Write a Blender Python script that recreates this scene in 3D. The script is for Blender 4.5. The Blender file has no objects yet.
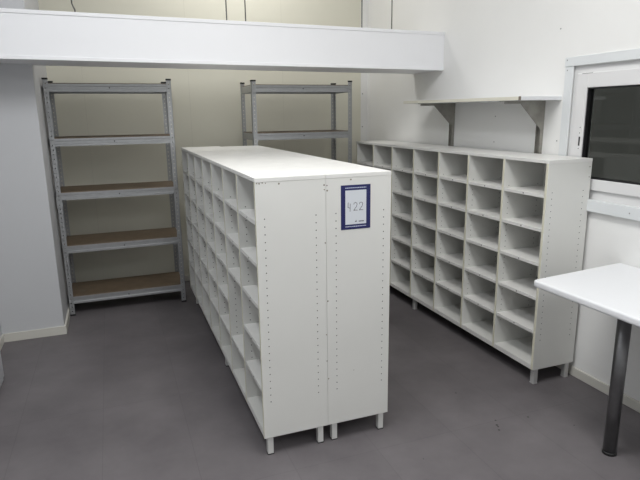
import bpy, bmesh, math, random
from mathutils import Vector, Matrix

scene = bpy.context.scene
col = scene.collection
random.seed(4)

# ------------------------------------------------------------------ camera
cam_d = bpy.data.cameras.new('camera')
cam_d.lens = 548.92 / 640 * 36.0
cam_d.sensor_width = 36.0
cam_d.clip_start = 0.05
cam = bpy.data.objects.new('camera', cam_d)
col.objects.link(cam)
r_ = Vector((0.93536361, -0.35345849, -0.01272844))
u_ = Vector((0.09086504, 0.20536647, 0.97445788))
f_ = Vector((0.34181641, 0.91262901, -0.22420934))
m = Matrix((r_, u_, -f_)).transposed().to_4x4()
m.translation = Vector((-2.50058, -0.20390, 1.53265))
cam.matrix_world = m
scene.camera = cam

# ------------------------------------------------------------------ world, exposure, lights
w = bpy.data.worlds.new('night'); scene.world = w
w.use_nodes = True
w.node_tree.nodes['Background'].inputs[0].default_value = (0.6, 0.6, 0.57, 1)
w.node_tree.nodes['Background'].inputs[1].default_value = 0.12
vs = scene.view_settings
vs.view_transform = 'Standard'; vs.look = 'None'; vs.gamma = 1.0; vs.use_curve_mapping = False
vs.exposure = 0.0

CEIL = 3.25

def area(name, loc, sx, sy, power, color, rot=(0, 0, 0)):
    d = bpy.data.lights.new(name, 'AREA'); d.shape = 'RECTANGLE'
    d.size = sx; d.size_y = sy; d.energy = power; d.color = color
    o = bpy.data.objects.new(name, d); o.location = loc; o.rotation_euler = rot
    col.objects.link(o); return o

LAMPS = [((-1.60, 1.40, CEIL - 0.075), 0.60, 1.45, 38, (1.0, 0.99, 0.965)),
         ((-2.80, 1.50, CEIL - 0.075), 0.40, 1.45, 26, (0.95, 0.975, 1.0)),
         ((-1.50, -1.1, CEIL - 0.075), 0.60, 1.45, 36, (0.97, 0.985, 1.0)),
         ((-1.35, 4.42, CEIL - 0.075), 1.10, 0.45, 12, (1.0, 0.985, 0.96))]
for i, (l, sx, sy, pw, c) in enumerate(LAMPS):
    area('ceiling_light_lamp', l, sx, sy, pw, c)

# ------------------------------------------------------------------ materials
def mat(name, color, rough=0.5, metal=0.0, var=0.0, vscale=6.0, bump=0.0, bscale=200.0, spec=0.5, detail=4):
    mt = bpy.data.materials.new(name); mt.use_nodes = True
    nt = mt.node_tree; b = nt.nodes['Principled BSDF']
    b.inputs['Base Color'].default_value = (*color, 1)
    b.inputs['Roughness'].default_value = rough
    b.inputs['Metallic'].default_value = metal
    b.inputs['Specular IOR Level'].default_value = spec
    tc = nt.nodes.new('ShaderNodeTexCoord')
    if var:
        n = nt.nodes.new('ShaderNodeTexNoise'); n.inputs['Scale'].default_value = vscale
        n.inputs['Detail'].default_value = detail
        nt.links.new(tc.outputs['Object'], n.inputs['Vector'])
        rp = nt.nodes.new('ShaderNodeValToRGB')
        rp.color_ramp.elements[0].position = 0.3; rp.color_ramp.elements[1].position = 0.7
        rp.color_ramp.elements[0].color = (*[c * (1 - var) for c in color], 1)
        rp.color_ramp.elements[1].color = (*[min(1, c * (1 + var)) for c in color], 1)
        nt.links.new(n.outputs['Fac'], rp.inputs['Fac'])
        nt.links.new(rp.outputs['Color'], b.inputs['Base Color'])
    if bump:
        n2 = nt.nodes.new('ShaderNodeTexNoise'); n2.inputs['Scale'].default_value = bscale
        nt.links.new(tc.outputs['Object'], n2.inputs['Vector'])
        bp = nt.nodes.new('ShaderNodeBump'); bp.inputs['Strength'].default_value = bump
        bp.inputs['Distance'].default_value = 0.001
        nt.links.new(n2.outputs['Fac'], bp.inputs['Height'])
        nt.links.new(bp.outputs['Normal'], b.inputs['Normal'])
    return mt

M = {}
M['wall_cream'] = mat('wall_cream_panel', (0.75, 0.735, 0.63), 0.55, var=0.03, vscale=1.5)
M['wall_white'] = mat('wall_white_panel', (0.86, 0.86, 0.845), 0.5, var=0.02, vscale=1.5)
M['wall_cool'] = mat('wall_cool_paint', (0.58, 0.588, 0.605), 0.7, bump=0.5, bscale=260)
M['ceiling'] = mat('ceiling_paint', (0.86, 0.86, 0.86), 0.8)
M['seam'] = mat('panel_joint', (0.69, 0.675, 0.58), 0.7)
M['base'] = mat('baseboard_paint', (0.66, 0.645, 0.59), 0.5)
M['trim_blue'] = mat('trim_pale_blue', (0.74, 0.765, 0.775), 0.4)
M['pvc'] = mat('window_pvc', (0.76, 0.76, 0.76), 0.3)
M['gasket'] = mat('gasket_black', (0.01, 0.01, 0.012), 0.5)
M['beam'] = mat('beam_coat', (0.88, 0.885, 0.905), 0.45)
M['lam'] = mat('laminate_white', (0.72, 0.72, 0.69), 0.42, var=0.02, vscale=3)
M['lam_top'] = mat('laminate_top', (0.77, 0.765, 0.74), 0.38, var=0.03, vscale=9)
M['edge'] = mat('edge_band_cream', (0.74, 0.72, 0.59), 0.5)
M['shelf_edge'] = mat('shelf_edge_pale', (0.74, 0.72, 0.62), 0.5)
M['hole'] = mat('pin_hole_dark', (0.02, 0.02, 0.02), 0.8)
M['chip'] = mat('chipped_board', (0.22, 0.19, 0.15), 0.9)
M['galv'] = mat('galvanised_steel', (0.43, 0.44, 0.45), 0.36, metal=0.65, var=0.05, vscale=28)
M['bracket'] = mat('bracket_steel', (0.33, 0.32, 0.29), 0.5, metal=0.6, var=0.15, vscale=20)
M['black'] = mat('black_plastic', (0.015, 0.015, 0.015), 0.5)
M['mdf'] = mat('brown_hardboard', (0.165, 0.12, 0.078), 0.55, var=0.12, vscale=14)
M['table'] = mat('table_laminate', (0.80, 0.81, 0.83), 0.4)
M['leg_steel'] = mat('brushed_dark_steel', (0.20, 0.20, 0.205), 0.33, metal=0.9, var=0.05, vscale=40)
M['leg_grey'] = mat('leg_grey_metal', (0.55, 0.55, 0.54), 0.4, metal=0.3)
M['leg_white'] = mat('leg_white_paint', (0.62, 0.62, 0.60), 0.5)
M['blue'] = mat('sign_blue', (0.010, 0.014, 0.10), 0.4)
M['paper'] = mat('sign_paper', (0.66, 0.69, 0.73), 0.5)
M['ink'] = mat('marker_ink', (0.06, 0.06, 0.08), 0.6)
M['print'] = mat('sign_print_white', (0.55, 0.58, 0.72), 0.5)
M['cable'] = mat('cable_grey', (0.10, 0.10, 0.095), 0.6)
M['cab'] = mat('cabinet_grey_white', (0.52, 0.53, 0.56), 0.5)
M['speck'] = mat('floor_dirt', (0.045, 0.042, 0.04), 0.7)
M['screw'] = mat('screw_grey', (0.30, 0.30, 0.30), 0.4, metal=0.7)

# glass
g = bpy.data.materials.new('window_glass'); g.use_nodes = True
gb = g.node_tree.nodes['Principled BSDF']
gb.inputs['Base Color'].default_value = (0.55, 0.58, 0.55, 1)
gb.inputs['Transmission Weight'].default_value = 1.0
gb.inputs['Roughness'].default_value = 0.02; gb.inputs['IOR'].default_value = 1.35
M['glass'] = g

# floor: large vinyl tiles, faint joints, mottling
fm = bpy.data.materials.new('vinyl_floor'); fm.use_nodes = True
nt = fm.node_tree; b = nt.nodes['Principled BSDF']
b.inputs['Roughness'].default_value = 0.5; b.inputs['Specular IOR Level'].default_value = 0.35
tc = nt.nodes.new('ShaderNodeTexCoord')
mp = nt.nodes.new('ShaderNodeMapping'); mp.inputs['Location'].default_value = (1.06 + 0.401 * 20, -1.84 + 0.88 * 10, 0)
br = nt.nodes.new('ShaderNodeTexBrick')
br.offset = 0.0; br.squash = 1.0
br.inputs['Scale'].default_value = 1.0
br.inputs['Brick Width'].default_value = 0.401; br.inputs['Row Height'].default_value = 0.88
br.inputs['Mortar Size'].default_value = 0.002; br.inputs['Mortar Smooth'].default_value = 0.3
br.inputs['Color1'].default_value = (0.93, 0.93, 0.93, 1); br.inputs['Color2'].default_value = (1.0, 1.0, 1.0, 1)
br.inputs['Mortar'].default_value = (0.82, 0.82, 0.82, 1)
nt.links.new(tc.outputs['Object'], mp.inputs['Vector']); nt.links.new(mp.outputs['Vector'], br.inputs['Vector'])
n1 = nt.nodes.new('ShaderNodeTexNoise'); n1.inputs['Scale'].default_value = 2.2; n1.inputs['Detail'].default_value = 6
n1.inputs['Roughness'].default_value = 0.62
nt.links.new(tc.outputs['Object'], n1.inputs['Vector'])
rp = nt.nodes.new('ShaderNodeValToRGB')
rp.color_ramp.elements[0].position = 0.3; rp.color_ramp.elements[1].position = 0.72
rp.color_ramp.elements[0].color = (0.118, 0.108, 0.114, 1); rp.color_ramp.elements[1].color = (0.182, 0.168, 0.174, 1)
nt.links.new(n1.outputs['Fac'], rp.inputs['Fac'])
mx = nt.nodes.new('ShaderNodeMix'); mx.data_type = 'RGBA'; mx.blend_type = 'MULTIPLY'; mx.inputs[0].default_value = 1
nt.links.new(rp.outputs['Color'], mx.inputs[6]); nt.links.new(br.outputs['Color'], mx.inputs[7])
nt.links.new(mx.outputs[2], b.inputs['Base Color'])
M['floor'] = fm

# ------------------------------------------------------------------ helpers
def box(bm, x0, x1, y0, y1, z0, z1, mi=0, bev=0.0):
    vs_ = [bm.verts.new((x, y, z)) for x in (x0, x1) for y in (y0, y1) for z in (z0, z1)]
    idx = [(0, 1, 3, 2), (4, 6, 7, 5), (0, 4, 5, 1), (2, 3, 7, 6), (0, 2, 6, 4), (1, 5, 7, 3)]
    fs = []
    for q in idx:
        f = bm.faces.new([vs_[i] for i in q]); f.material_index = mi; fs.append(f)
    if bev:
        es = list({e for f in fs for e in f.edges})
        bmesh.ops.bevel(bm, geom=es, offset=bev, segments=2, affect='EDGES', profile=0.5, material=-1)
    return fs

def disc(bm, c, axis, r, mi=0, n=6, t=0.0003):
    """a small flat stud: centre c, normal along +-axis"""
    ax = 'xyz'.index(axis[1]); s = 1 if axis[0] == '+' else -1
    a, b2 = [(1, 2), (2, 0), (0, 1)][ax]
    ring = []
    for k in range(n):
        th = 2 * math.pi * k / n
        p = [c[0], c[1], c[2]]; p[a] += r * math.cos(th); p[b2] += s * r * math.sin(th); p[ax] += s * t
        ring.append(bm.verts.new(p))
    f = bm.faces.new(ring); f.material_index = mi

def cyl(bm, c0, c1, r0, r1=None, n=24, mi=0):
    c0 = Vector(c0); c1 = Vector(c1); r1 = r0 if r1 is None else r1
    d = (c1 - c0).normalized()
    a = d.orthogonal().normalized(); b2 = d.cross(a)
    A = []; B = []
    for k in range(n):
        th = 2 * math.pi * k / n; v = a * math.cos(th) + b2 * math.sin(th)
        A.append(bm.verts.new(c0 + v * r0)); B.append(bm.verts.new(c1 + v * r1))
    for k in range(n):
        f = bm.faces.new((A[k], A[(k + 1) % n], B[(k + 1) % n], B[k])); f.material_index = mi; f.smooth = True
    f = bm.faces.new(A[::-1]); f.material_index = mi
    f = bm.faces.new(B); f.material_index = mi

def prism(bm, pts, ax, lo, hi, mi=0):
    """extrude polygon (list of 2-D points in the other two axes, in xyz order) along axis ax"""
    def mk(p, t):
        q = list(p); q.insert(ax, t); return bm.verts.new(q)
    A = [mk(p, lo) for p in pts]; B = [mk(p, hi) for p in pts]
    n = len(pts)
    fs = [bm.faces.new(A[::-1]), bm.faces.new(B)]
    for k in range(n):
        fs.append(bm.faces.new((A[k], A[(k + 1) % n], B[(k + 1) % n], B[k])))
    for f in fs: f.material_index = mi
    return fs

def obj(name, bm, mats, parent=None, loc=None, fix=True):
    if fix:
        bmesh.ops.recalc_face_normals(bm, faces=[f for f in bm.faces if len(f.verts) != 6])
    me = bpy.data.meshes.new(name); bm.to_mesh(me); bm.free()
    for k in (mats if isinstance(mats, (list, tuple)) else [mats]): me.materials.append(M[k])
    o = bpy.data.objects.new(name, me); col.objects.link(o)
    if parent: o.parent = parent
    if loc: o.location = loc
    return o

def thing(name, label, cat, loc=(0, 0, 0), group=None):
    o = bpy.data.objects.new(name, None); col.objects.link(o)
    o.empty_display_size = 0.1
    o.location = loc; o['label'] = label; o['category'] = cat
    if group: o['group'] = group
    return o

def tag(o, label, cat, group=None):
    o['label'] = label; o['category'] = cat
    if group: o['group'] = group
    return o

def struct(name, bm, mats, parent=None):
    o = obj(name, bm, mats, parent)
    if not parent: o['kind'] = 'structure'
    return o

BM = bmesh.new

# ------------------------------------------------------------------ room shell
XW = -0.05      # right wall face
YB = 4.93       # back wall face
XL = -3.33      # left wall face
YF = -2.20      # wall behind the camera
T = 0.12
bm = BM(); box(bm, XL - T, XW + T, YF - T, YB + T, -0.10, 0.0)
for (x, y, r) in ((-0.619, 1.806, 0.0055), (-0.793, 1.842, 0.005), (-0.814, 1.804, 0.007), (-0.818, 1.790, 0.005), (-0.833, 1.764, 0.006), (-0.817, 2.155, 0.005), (-0.46, 1.66, 0.004), (-1.3, 1.70, 0.003)):
    disc(bm, (x, y, 0.0), '+z', r, 1, 9, 0.0002)
struct('floor', bm, ['floor', 'speck'])
bm = BM(); box(bm, XL - T, XW + T, YF - T, YB + T, CEIL, CEIL + 0.1); struct('ceiling', bm, 'ceiling')
# back wall of cream sandwich panels, with faint joints
bm = BM()
box(bm, XL - T, XW + T, YB, YB + T, 0, CEIL)
for x in (-2.665, -1.80, -0.93):
    box(bm, x - 0.0018, x + 0.0018, YB - 0.0006, YB + 0.001, 0, CEIL, 1)
struct('wall_back', bm, ['wall_cream', 'seam'])
bm = BM(); box(bm, XL - T, XW + T, YF - T, YF, 0, CEIL); struct('wall_front', bm, 'wall_white')
bm = BM(); box(bm, XL - T, XL, YF, YB, 0, CEIL); struct('wall_left', bm, 'wall_cool')
# boxed-out corner at the back left
BX, BY = -2.93, 3.95
bm = BM(); box(bm, XL, BX, BY, YB, 0, CEIL, bev=0.004); struct('wall_corner', bm, 'wall_cool')
# right wall with the window opening
WY0, WY1, WZ0, WZ1 = 0.95, 2.285, 1.05, 1.775
bm = BM()
box(bm, XW, XW + T, YF, YB, 0, WZ0)
box(bm, XW, XW + T, YF, YB, WZ1, CEIL)
box(bm, XW, XW + T, WY1, YB, WZ0, WZ1)
box(bm, XW, XW + T, YF, WY0, WZ0, WZ1)
for (y, z) in ((2.40, 1.985), (2.93, 1.50), (2.93, 1.33), (2.36, 1.36)):
    cyl(bm, (XW + 0.001, y, z), (XW - 0.002, y, z), 0.004, 0.004, 10, 2)
struct('wall_right', bm, ['wall_white', 'seam', 'screw'])

# baseboards
def baseboard(name, x0, x1, y0, y1, h=0.055):
    bm = BM(); box(bm, x0, x1, y0, y1, 0, h, bev=0.003); struct(name, bm, 'base')
baseboard('baseboard_right', XW - 0.012, XW, YF, YB - 0.012)
baseboard('baseboard_back', BX + 0.012, XW - 0.012, YB - 0.012, YB)
bm = BM()
prism(bm, [(XL + 0.012, BY), (BX, BY), (BX, YB - 0.012), (BX + 0.012, YB - 0.012), (BX + 0.012, BY - 0.012), (XL + 0.012, BY - 0.012)], 2, 0, 0.06)
struct('baseboard_corner', bm, 'base')
baseboard('baseboard_left', XL, XL + 0.012, YF, BY, 0.06)

# corner profile with screws
bm = BM()
box(bm, -0.125, XW, YB - 0.0022, YB, 0.055, CEIL)
box(bm, XW - 0.0022, XW, YB - 0.045, YB, 0.055, CEIL)
for z in (0.35, 0.9, 1.40, 1.72, 2.2, 2.6):
    disc(bm, (-0.107, YB - 0.0022, z), '-y', 0.006, 1, 10, 0.0015)
struct('trim_1', bm, ['wall_white', 'screw'])

# window -------------------------------------------------------------
bm = BM()   # pale blue surround
box(bm, XW - 0.006, XW, 2.275, 2.335, 0.99, 1.822, bev=0.0015)
box(bm, XW - 0.012, XW, 0.88, 2.335, 1.772, 1.822, bev=0.002)
box(bm, XW - 0.030, XW, 0.88, 2.335, 0.992, 1.056, bev=0.003)
for (y, z) in ((2.318, 1.806), (2.318, 1.752), (1.80, 1.022), (1.2, 1.022)):
    disc(bm, (XW - 0.012 if z > 1.77 else (XW - 0.006 if z > 1.2 else XW - 0.03), y, z), '-x', 0.004, 1, 8, 0.0008)
win = struct('window_1', bm, ['trim_blue', 'screw'])
bm = BM()   # outer frame, set a little back
X1 = XW + 0.012
fr = (WY0, WY1, WZ0, WZ1)
def ring(bm, x0, x1, y0, y1, z0, z1, l, r, bt, tp, bev=0.002, mi=0):
    box(bm, x0, x1, y0, y0 + r, z0, z1, mi, bev)
    box(bm, x0, x1, y1 - l, y1, z0, z1, mi, bev)
    box(bm, x0, x1, y0 + r - 0.001, y1 - l + 0.001, z0, z0 + bt, mi, bev)
    box(bm, x0, x1, y0 + r - 0.001, y1 - l + 0.001, z1 - tp, z1, mi, bev)
ring(bm, X1, XW + 0.08, *fr, 0.05, 0.05, 0.060, 0.050)
struct('window_frame', bm, 'pvc', win)
bm = BM()   # sash standing proud
ring(bm, XW - 0.004, XW + 0.06, WY0 + 0.04, WY1 - 0.04, WZ0 + 0.055, WZ1 - 0.045, 0.074, 0.074, 0.060, 0.078, 0.003)
box(bm, XW - 0.0045, XW - 0.003, 2.186, 2.197, 1.340, 1.390, 1)
for z in (1.44, 1.41, 1.325):
    disc(bm, (XW - 0.004, 2.192, z), '-x', 0.003, 1, 8, 0.0006)
box(bm, XW - 0.0045, XW - 0.003, 2.14, 2.21, 1.7265, 1.7285, 1)
struct('sash', bm, ['pvc', 'hole'], win)
gy0, gy1, gz0, gz1 = WY0 + 0.114, WY1 - 0.114, WZ0 + 0.115, WZ1 - 0.123
bm = BM(); ring(bm, XW + 0.004, XW + 0.045, gy0 - 0.002, gy1 + 0.002, gz0 - 0.002, gz1 + 0.002, 0.009, 0.009, 0.009, 0.009, 0.0, 0)
struct('gasket', bm, 'gasket', win)
bm = BM(); box(bm, XW + 0.020, XW + 0.026, gy0, gy1, gz0, gz1); struct('pane', bm, 'glass', win)

# ------------------------------------------------------------------ ceiling luminaires (behind the frame's top edge)
for i, (l, sx, sy, pw, c) in enumerate(LAMPS):
    t = thing('ceiling_light', ['long white ceiling light above table and mid-room units', 'long white ceiling light above the left side of the room', 'long white ceiling light behind the camera', 'long white ceiling light between beam and back wall'][i], 'ceiling light', (l[0], l[1], CEIL), 'ceiling lights')
    bm = BM(); box(bm, -sx / 2 - 0.02, sx / 2 + 0.02, -sy / 2 - 0.02, sy / 2 + 0.02, -0.065, 0, bev=0.004); obj('housing', bm, 'pvc', t)

# ------------------------------------------------------------------ boxed beam
t = thing('boxed_beam', 'long white boxed beam crossing the room from left wall to right wall', 'beam', (-1.7, 3.58, 1.857))
t.rotation_euler.y = 0.0075
B0, B1 = XL + 1.7, XW + 1.7
bm = BM(); box(bm, B0, B1, 0.006, 0.455, 0.004, 0.270); obj('body', bm, 'beam', t)
bm = BM(); box(bm, B0, B1, 0, 0.46, 0.256, 0.279, bev=0.003); obj('top_lip', bm, 'beam', t)
bm = BM(); box(bm, B0, B1, 0, 0.03, 0.0, 0.022, bev=0.003); obj('bottom_lip', bm, 'beam', t)

# cables dropping onto the beam
for (x, lab, wob) in ((-2.630, 'thin grey cable dropping behind the beam at far left, slightly kinked', 0.012),
                 (-1.689, 'left one of two close grey cables above middle of beam', 0.0),
                 (-1.559, 'right one of two close grey cables above middle of beam', 0.0),
                 (-0.687, 'thin grey cable above beam beside the wall corner', 0.0),
                 (-0.441, 'rightmost thin grey cable dropping behind the white beam', 0.0)):
    bm = BM()
    pts = [(x, 3.70, 2.146), (x + wob * 0.2, 3.70, 2.17), (x - wob, 3.70, 2.21), (x - wob * 1.2, 3.70, 2.45), (x - wob, 3.70, CEIL)]
    for a, b2 in zip(pts[:-1], pts[1:]): cyl(bm, a, b2, 0.0042, n=8)
    tag(obj('cable', bm, 'cable'), lab, 'cable', 'thin cables dropping behind the white beam')

# ------------------------------------------------------------------ pigeonhole units
PIN = 0.0335
def pins(bm, xs_front_back, plane, sgn, ax, z0=0.27, n=26):
    for d in xs_front_back:
        for k in range(n):
            z = z0 + k * PIN
            if z > 1.13: break
            if ax == 'y': disc(bm, (d, plane, z), sgn + 'y', 0.0028, 1)
            else: disc(bm, (plane, d, z), sgn + 'x', 0.0028, 1)

def pigeon_unit(name, label, xf, xb, y0, y1, facing, legs, leg_kind, missing=(), shifts=None, group=None, chips=()):
    """xf: x of the open front, xb: x of the back; columns run along y"""
    H, L, TH = 1.280, 0.0905, 0.018
    t = thing(name, label, 'shelf unit', ((xf + xb) / 2, y0, 0), 'white pigeonhole shelf units')
    ox, oy = (xf + xb) / 2, y0
    s = 1 if xb > xf else -1
    lo, hi = min(xf, xb) - ox, max(xf, xb) - ox
    Ln = y1 - y0
    F = xf - ox; Bk = xb - ox
    def bx(bm, d0, d1, y0_, y1_, z0_, z1_, mi=0, bev=0.0):
        a, b2 = F + s * d0, F + s * d1
        return box(bm, min(a, b2), max(a, b2), y0_, y1_, z0_, z1_, mi, bev)
    D = abs(xb - xf)
    pinx = [F + s * 0.036, F + s * (D - 0.046)]
    # end panels
    for e in (0, 1):
        bm = BM(); a = 0 if e == 0 else Ln - TH
        bx(bm, 0, D, a, a + TH, L, H - TH, 0, 0.0012)
        bx(bm, -0.0006, 0.0006, a + 0.001, a + TH - 0.001, L + 0.001, H - TH, 2)
        pins(bm, pinx, a, '-', 'y'); pins(bm, pinx, a + TH, '+', 'y')
        if e == 0:
            for (cx, cz, r) in chips:
                disc(bm, (cx - ox, 0, cz), '-y', r, 3, 7, 0.0004)
        obj('end_panel', bm, ['lam', 'hole', 'edge', 'chip'], t)
    # top
    bm = BM(); bx(bm, -0.001, D, -0.001, Ln + 0.001, H - TH, H, 0, 0.0015)
    obj('top_board', bm, ['lam_top'], t)
    # bottom
    bm = BM(); bx(bm, 0.001, D, TH, Ln - TH, L, L + 0.028, 0)
    bx(bm, 0.0003, 0.0012, TH, Ln - TH, L + 0.001, L + 0.027, 1)
    obj('bottom_board', bm, ['lam', 'lam_top'], t)
    bm = BM(); bx(bm, D - 0.006, D - 0.001, TH, Ln - TH, L + 0.028, H - TH); obj('back_panel', bm, 'lam', t)
    # dividers
    pitch = (Ln - TH) / 7
    for c in range(1, 7):
        bm = BM(); a = c * pitch
        bx(bm, 0, D - 0.006, a, a + TH, L + 0.028, H - TH, 0)
        bx(bm, -0.0006, 0.0006, a + 0.001, a + TH - 0.001, L + 0.002, H - TH, 2)
        pins(bm, pinx, a, '-', 'y'); pins(bm, pinx, a + TH, '+', 'y')
        obj('divider', bm, ['lam', 'hole', 'edge'], t)
    zs = [1.096, 0.910, 0.718, 0.521, 0.324]
    for c in range(7):
        for r, z in enumerate(zs):
            if (c, r) in missing: continue
            dz = (shifts or {}).get((c, r), 0)
            a, b2 = c * pitch + TH + 0.0008, (c + 1) * pitch - 0.0008
            bm = BM(); bx(bm, 0.003, D - 0.0065, a, b2, z - 0.018 + dz, z + dz, 0, 0.001)
            disc(bm, (F + s * 0.003, (a + b2) / 2, z - 0.009 + dz), '-x' if s > 0 else '+x', 0.0042, 1, 8, 0.0004)
            obj('shelf_board', bm, ['lam_top', 'hole'], t)
    for (lx, ly) in legs:
        bm = BM(); px, py = lx - ox, ly - oy
        if leg_kind == 'round':
            box(bm, px - 0.015, px + 0.015, py - 0.015, py + 0.015, 0.004, L, 0, 0.004); box(bm, px - 0.0155, px + 0.0155, py - 0.0155, py + 0.0155, 0, 0.005, 0, 0.001)
            obj('leg', bm, 'leg_grey', t)
        else:
            box(bm, px - 0.0135, px + 0.0135, py - 0.0135, py + 0.0135, 0.004, L, 0, 0.0015)
            box(bm, px - 0.0145, px + 0.0145, py - 0.0145, py + 0.0145, 0.0, 0.005, 1)
            obj('leg', bm, ['leg_white', 'black'], t)
    return t

SEAM = -1.6525
CF = (1.982, 4.425)
pigeon_unit('pigeonhole_unit', 'white pigeonhole shelf unit in mid room with cells open to the left', -1.9635, SEAM - 0.0004, *CF, 'left',
            [(x, y) for x in (-1.934, -1.688) for y in (2.003, 2.985, 4.23)], 'square', missing=((1, 3),),
            chips=((-1.955, 1.258, .003), (-1.945, 1.2565, .0035), (-1.932, 1.259, .003), (-1.918, 1.257, .0025), (-1.861, 1.252, .004), (-1.66, 1.235, .004), (-1.659, 1.215, .003), (-1.657, 0.98, .0035), (-1.656, .55, .003), (-1.655, .42, .003)))
pigeon_unit('pigeonhole_unit', 'white pigeonhole shelf unit with the blue 422 sign on its end panel', -1.3376, SEAM + 0.0004, CF[0], 4.346, 'right',
            [(x, y) for x in (-1.617, -1.370) for y in (2.003, 2.985, 4.23)], 'square',
            chips=((-1.535, 1.252, .004), (-1.646, 1.21, .004), (-1.647, 1.232, .003), (-1.648, .71, .004), (-1.648, .33, .0035), (-1.52, .35, .002)))
pigeon_unit('pigeonhole_unit', 'white pigeonhole shelf unit along right wall, its cells facing the room', -0.366, -0.071, 2.070, 4.50, 'left',
            [(x, y) for x in (-0.335, -0.109) for y in (2.089, 3.43, 4.45)], 'round',
            chips=((-0.085, 1.235, .004), (-0.084, 1.18, .003)))

# ------------------------------------------------------------------ 422 sign
sx0, sx1, sz0, sz1 = -1.5825, -1.4405, 1.031, 1.228
t = thing('sign', 'blue framed white paper sign reading 422 on the end panel', 'sign', ((sx0 + sx1) / 2, 1.982, sz0))
hw = (sx1 - sx0) / 2; hh = sz1 - sz0
bm = BM(); box(bm, -hw, hw, -0.0016, -0.0002, 0, hh); obj('frame', bm, 'blue', t)
bm = BM(); box(bm, -0.0505, 0.0505, -0.0021, -0.0015, 0.022, hh - 0.023); obj('paper_sheet', bm, 'paper', t)
# small print rows on the blue border, built as short dashes
for zc in (0.0125, hh - 0.0125):
    bm = BM()
    x = -0.05
    while x < 0.047:
        wd = random.uniform(0.004, 0.009)
        box(bm, x, min(x + wd, 0.05), -0.0021, -0.0015, zc - 0.0018, zc + 0.0018); x += wd + 0.0015
    obj('border_print', bm, 'print', t)
def stroke(bm, pts, wd, y=-0.0024):
    for (ax_, az_), (bx_, bz_) in zip(pts[:-1], pts[1:]):
        d = Vector((bx_ - ax_, bz_ - az_)); d.normalize(); n = Vector((-d.y, d.x)) * wd / 2; e = d * wd * 0.3
        q = [(ax_ - e.x + n.x, az_ - e.y + n.y), (ax_ - e.x - n.x, az_ - e.y - n.y), (bx_ + e.x - n.x, bz_ + e.y - n.y), (bx_ + e.x + n.x, bz_ + e.y + n.y)]
        prism(bm, q, 1, y, y + 0.0006)
def two(cx, z0):
    return [(cx + 0.8 * a, z0 + 0.9 * b_) for a, b_ in ((-0.010, 0.030), (-0.008, 0.0365), (0, 0.039), (0.0075, 0.036), (0.0095, 0.029),
            (0.006, 0.019), (-0.004, 0.008), (-0.011, 0), (-0.002, 0.001), (0.012, 0))]
bm = BM()
z0 = 0.084
stroke(bm, [(-0.037, z0 + 0.036), (-0.038, z0 + 0.015), (-0.028, z0 + 0.011)], 0.0022)
stroke(bm, [(-0.0275, z0 + 0.031), (-0.0280, z0 - 0.003)], 0.0022)
obj('digit', bm, 'ink', t)['label'] = 'handwritten number 4'
for cx in (-0.002, 0.025):
    bm = BM(); stroke(bm, two(cx, z0), 0.0022); obj('digit', bm, 'ink', t)['label'] = 'handwritten number 2'
bm = BM()
prism(bm, [(-0.006, 0.032), (0.004, 0.032), (0.001, 0.042), (-0.001, 0.037)], 1, -0.0026, -0.0020)
x = 0.014
while x < 0.038:
    box(bm, x, x + 0.004, -0.0026, -0.0020, 0.032, 0.0365); x += 0.0052
obj('logo', bm, 'ink', t)

# ------------------------------------------------------------------ steel shelving
def post_bm(sx, sy):
    """angle post, outer corner at origin, flanges towards +sx x and +sy y"""
    bm = BM(); H = 1.80; w, th, st = 0.036, 0.0022, 0.0125
    def fx(a, b2, z0, z1, mi=0):    # flange lying along x (faces y)
        box(bm, min(sx * a, sx * b2), max(sx * a, sx * b2), min(0, sy * th), max(0, sy * th), z0, z1, mi)
    def fy(a, b2, z0, z1, mi=0):
        box(bm, min(0, sx * th), max(0, sx * th), min(sy * a, sy * b2), max(sy * a, sy * b2), z0, z1, mi)
    for f, st, so in ((fx, 0.0155, 0.025), (fy, 0.0125, 0.020)):
        f(0.0, st, 0.008, H); f(w - st + 0.002, w, 0.008, H)
        z = 0.008
        while z < H - 0.03:
            f(st, w - st + 0.002, z, z + so); z += 0.034
        f(st, w - st + 0.002, H - 0.02, H)
    # joining sleeve at mid height
    fx(-0.0, w + 0.001, 0.86, 0.95); fy(0.0, w + 0.001, 0.86, 0.95)
    box(bm, min(-sx * 0.0015, sx * w), max(-sx * 0.0015, sx * w), min(-sy * 0.0015, 0), max(-sy * 0.0015, 0), 0.862, 0.948)
    for z in (0.885, 0.925):
        disc(bm, (sx * 0.018, -sy * 0.0016, z), '-y' if sy > 0 else '+y', 0.004, 1, 8, 0.0006)
    return bm

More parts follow.
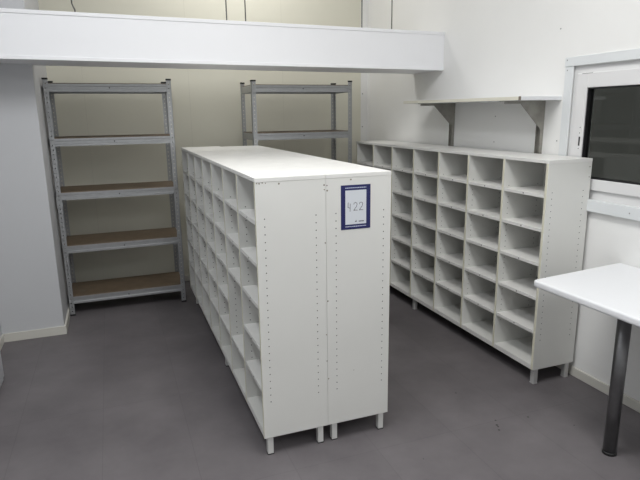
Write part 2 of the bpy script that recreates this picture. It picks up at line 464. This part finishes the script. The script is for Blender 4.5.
LEVELS = [0.153, 0.562, 0.975, 1.377, 1.769]
def steel_rack(label, x0, x1, y0, y1):
    t = thing('steel_shelving_unit', label, 'shelving unit', ((x0 + x1) / 2, y0, 0), 'galvanised steel shelving units at the back wall')
    hw = (x1 - x0) / 2; d = y1 - y0; w = 0.036
    for (px, py, sx, sy) in ((-hw, 0, 1, 1), (hw, 0, -1, 1), (-hw, d, 1, -1), (hw, d, -1, -1)):
        p = obj('post', post_bm(sx, sy), ['galv', 'hole'], t, (px, py, 0))
        for nm, z0, z1 in (('foot', 0.0, 0.014), ('end_cap', 1.797, 1.810)):
            bm = BM()
            a, b2 = sorted((-sx * 0.002, sx * (w + 0.002))); e, f = sorted((-sy * 0.002, sy * (w + 0.002)))
            c, g2 = sorted((-sx * 0.002, sx * 0.006)); h, k = sorted((-sy * 0.002, sy * 0.006))
            box(bm, a, b2, h, k, z0, z1, 0, 0.0012); box(bm, c, g2, e, f, z0, z1 - 0.0003, 0, 0.0012)
            obj(nm, bm, 'black', p)
    for z in LEVELS:
        h = 0.056
        for (yy, nm, s) in ((0.003, 'front_beam', 1), (d - 0.003, 'rear_beam', -1)):
            bm = BM()
            # channel profile in y,z : face, folded top and bottom lips, raised middle rib
            pr = [(0, 0), (0.0, h * 0.28), (0.003, h * 0.34), (0.003, h * 0.66), (0.0, h * 0.72), (0.0, h), (0.022, h), (0.022, h - 0.002), (0.005, h - 0.002), (0.005, 0.002), (0.016, 0.002), (0.016, 0)]
            pr = [(yy + s * a, z - h + b2) for a, b2 in pr]
            prism(bm, pr, 0, -hw + 0.030 if s > 0 else -hw + 0.004, hw - 0.030 if s > 0 else hw - 0.004)
            if s > 0:
                disc(bm, (0.0, yy + 0.003, z - h * 0.5), '-y', 0.005, 1, 8, 0.0006)
            obj(nm, bm, ['galv', 'hole'], t)
        for s in (1, -1):
            bm = BM(); pr = [(s * (hw - 0.0035), z - h), (s * (hw - 0.0035), z), (s * (hw - 0.024), z), (s * (hw - 0.024), z - 0.002), (s * (hw - 0.006), z - 0.002), (s * (hw - 0.006), z - h)]
            prism(bm, pr, 1, 0.028, d - 0.028); obj('side_beam', bm, 'galv', t)
        bm = BM(); box(bm, -hw + 0.008, hw - 0.008, 0.012, d - 0.010, z - 0.0015, z + 0.0055, 0, 0.001)
        if z == LEVELS[0]:
            disc(bm, (-hw + 0.10, 0.13, z + 0.0055), '+z', 0.022, 1, 14, 0.0003)
        obj('shelf_board', bm, ['mdf', 'chip'], t)
    return t

steel_rack('galvanised steel shelving unit beside the left wall, brown shelves in full view', -2.916, -2.019, 4.322, 4.735)
steel_rack('galvanised steel shelving unit mostly hidden behind the mid-room pigeonhole units', -1.376, -0.4775, 4.352, 4.758)

# ------------------------------------------------------------------ wall shelf on brackets
t = thing('wall_shelf', 'white board shelf with cream front edge on two steel brackets, right wall', 'shelf', (XW, 3.0, 1.595))
t.rotation_euler.x = 0.005
bm = BM(); box(bm, -0.304, 0, -0.651, 0.652, 0, 0.021, 0, 0.001)
box(bm, -0.3052, -0.3036, -0.6505, 0.6515, 0.0008, 0.0202, 1)
box(bm, -0.3058, -0.290, -0.6516, -0.649, 0.0, 0.0212, 2)
obj('board', bm, ['table', 'shelf_edge', 'chip'], t)
for yc in (2.495 - 3.0, 3.425 - 3.0):
    bm = BM()
    # L upright on the wall, arm under the board, gusset plate
    box(bm, -0.005, 0, yc - 0.021, yc + 0.021, -0.335, 0, 0, 0.001)
    box(bm, -0.022, -0.004, yc - 0.021, yc - 0.017, -0.335, 0, 0, 0.0005)
    box(bm, -0.022, -0.004, yc + 0.017, yc + 0.021, -0.335, 0, 0, 0.0005)
    box(bm, -0.305 if yc < 0 else -0.300, 0, yc - 0.019, yc + 0.019, -0.005, 0, 0, 0.001)
    box(bm, -0.298, -0.02, yc - 0.0190, yc - 0.0160, -0.018, -0.003, 0, 0.0005)
    for s in (-1,):
        prism(bm, [(-0.190, -0.012), (-0.004, -0.012), (-0.004, -0.20), (-0.022, -0.172)], 1, yc + s * 0.0215, yc + s * 0.0185)
    for zz in (-0.06, -0.19, -0.31):
        disc(bm, (-0.022, yc - 0.019, zz), '-x', 0.0016, 1, 6)
        disc(bm, (-0.0055, yc, zz), '-x', 0.006, 1, 8)
    obj('bracket', bm, ['bracket', 'screw'], t)

# ------------------------------------------------------------------ table
t = thing('table', 'white table with rounded edge and dark steel tube leg by right wall', 'table', (-0.40, 1.2, 0))
bm = BM()
P = [(-0.285, 0.575), (0.342, 0.642), (0.342, -0.55), (-0.268, -0.55)]
# round the plan corners
def rounded(P, r, n=6):
    out = []
    for i, p in enumerate(P):
        p = Vector(p); a = Vector(P[i - 1]); c = Vector(P[(i + 1) % len(P)])
        d1 = (a - p).normalized(); d2 = (c - p).normalized()
        s = p + d1 * r; e = p + d2 * r
        for k in range(n + 1):
            q = k / n; out.append(tuple((1 - q) ** 2 * s + 2 * q * (1 - q) * p + q * q * e))
    return out
fs = prism(bm, rounded(P, 0.018), 2, 0.720, 0.754)
bmesh.ops.recalc_face_normals(bm, faces=bm.faces[:])
es = [e for e in bm.edges if abs(e.verts[0].co.z - e.verts[1].co.z) < 1e-5]
bmesh.ops.bevel(bm, geom=es, offset=0.009, segments=4, affect='EDGES', profile=0.5)
for f in bm.faces: f.smooth = f.calc_area() < 0.05 and len(f.verts) <= 4
obj('tabletop', bm, 'table', t)
for (lx, ly) in ((-0.088, 0.225), (-0.088, -0.45)):
    bm = BM(); cyl(bm, (lx, ly, 0.012), (lx, ly, 0.716), 0.0285, n=40)
    lg = obj('leg', bm, 'leg_steel', t)
    bm = BM(); cyl(bm, (lx, ly, 0.0), (lx, ly, 0.014), 0.031, 0.030, n=40); obj('foot', bm, 'black', lg)
    bm = BM(); cyl(bm, (lx, ly, 0.714), (lx, ly, 0.7225), 0.05, n=40); obj('mounting_plate', bm, 'leg_steel', lg)

# ------------------------------------------------------------------ thing at the left frame edge
t = thing('cabinet', 'low white cabinet corner at the left edge of the picture', 'cabinet', (-3.278, 2.9, 0))
bm = BM(); box(bm, -0.040, 0.052, -0.4, 0.40, 0.0, 0.34, 0, 0.003); obj('body', bm, 'cab', t)
bm = BM(); box(bm, 0.0515, 0.060, -0.39, 0.39, 0.03, 0.33, 0, 0.002); obj('door', bm, 'cab', t)
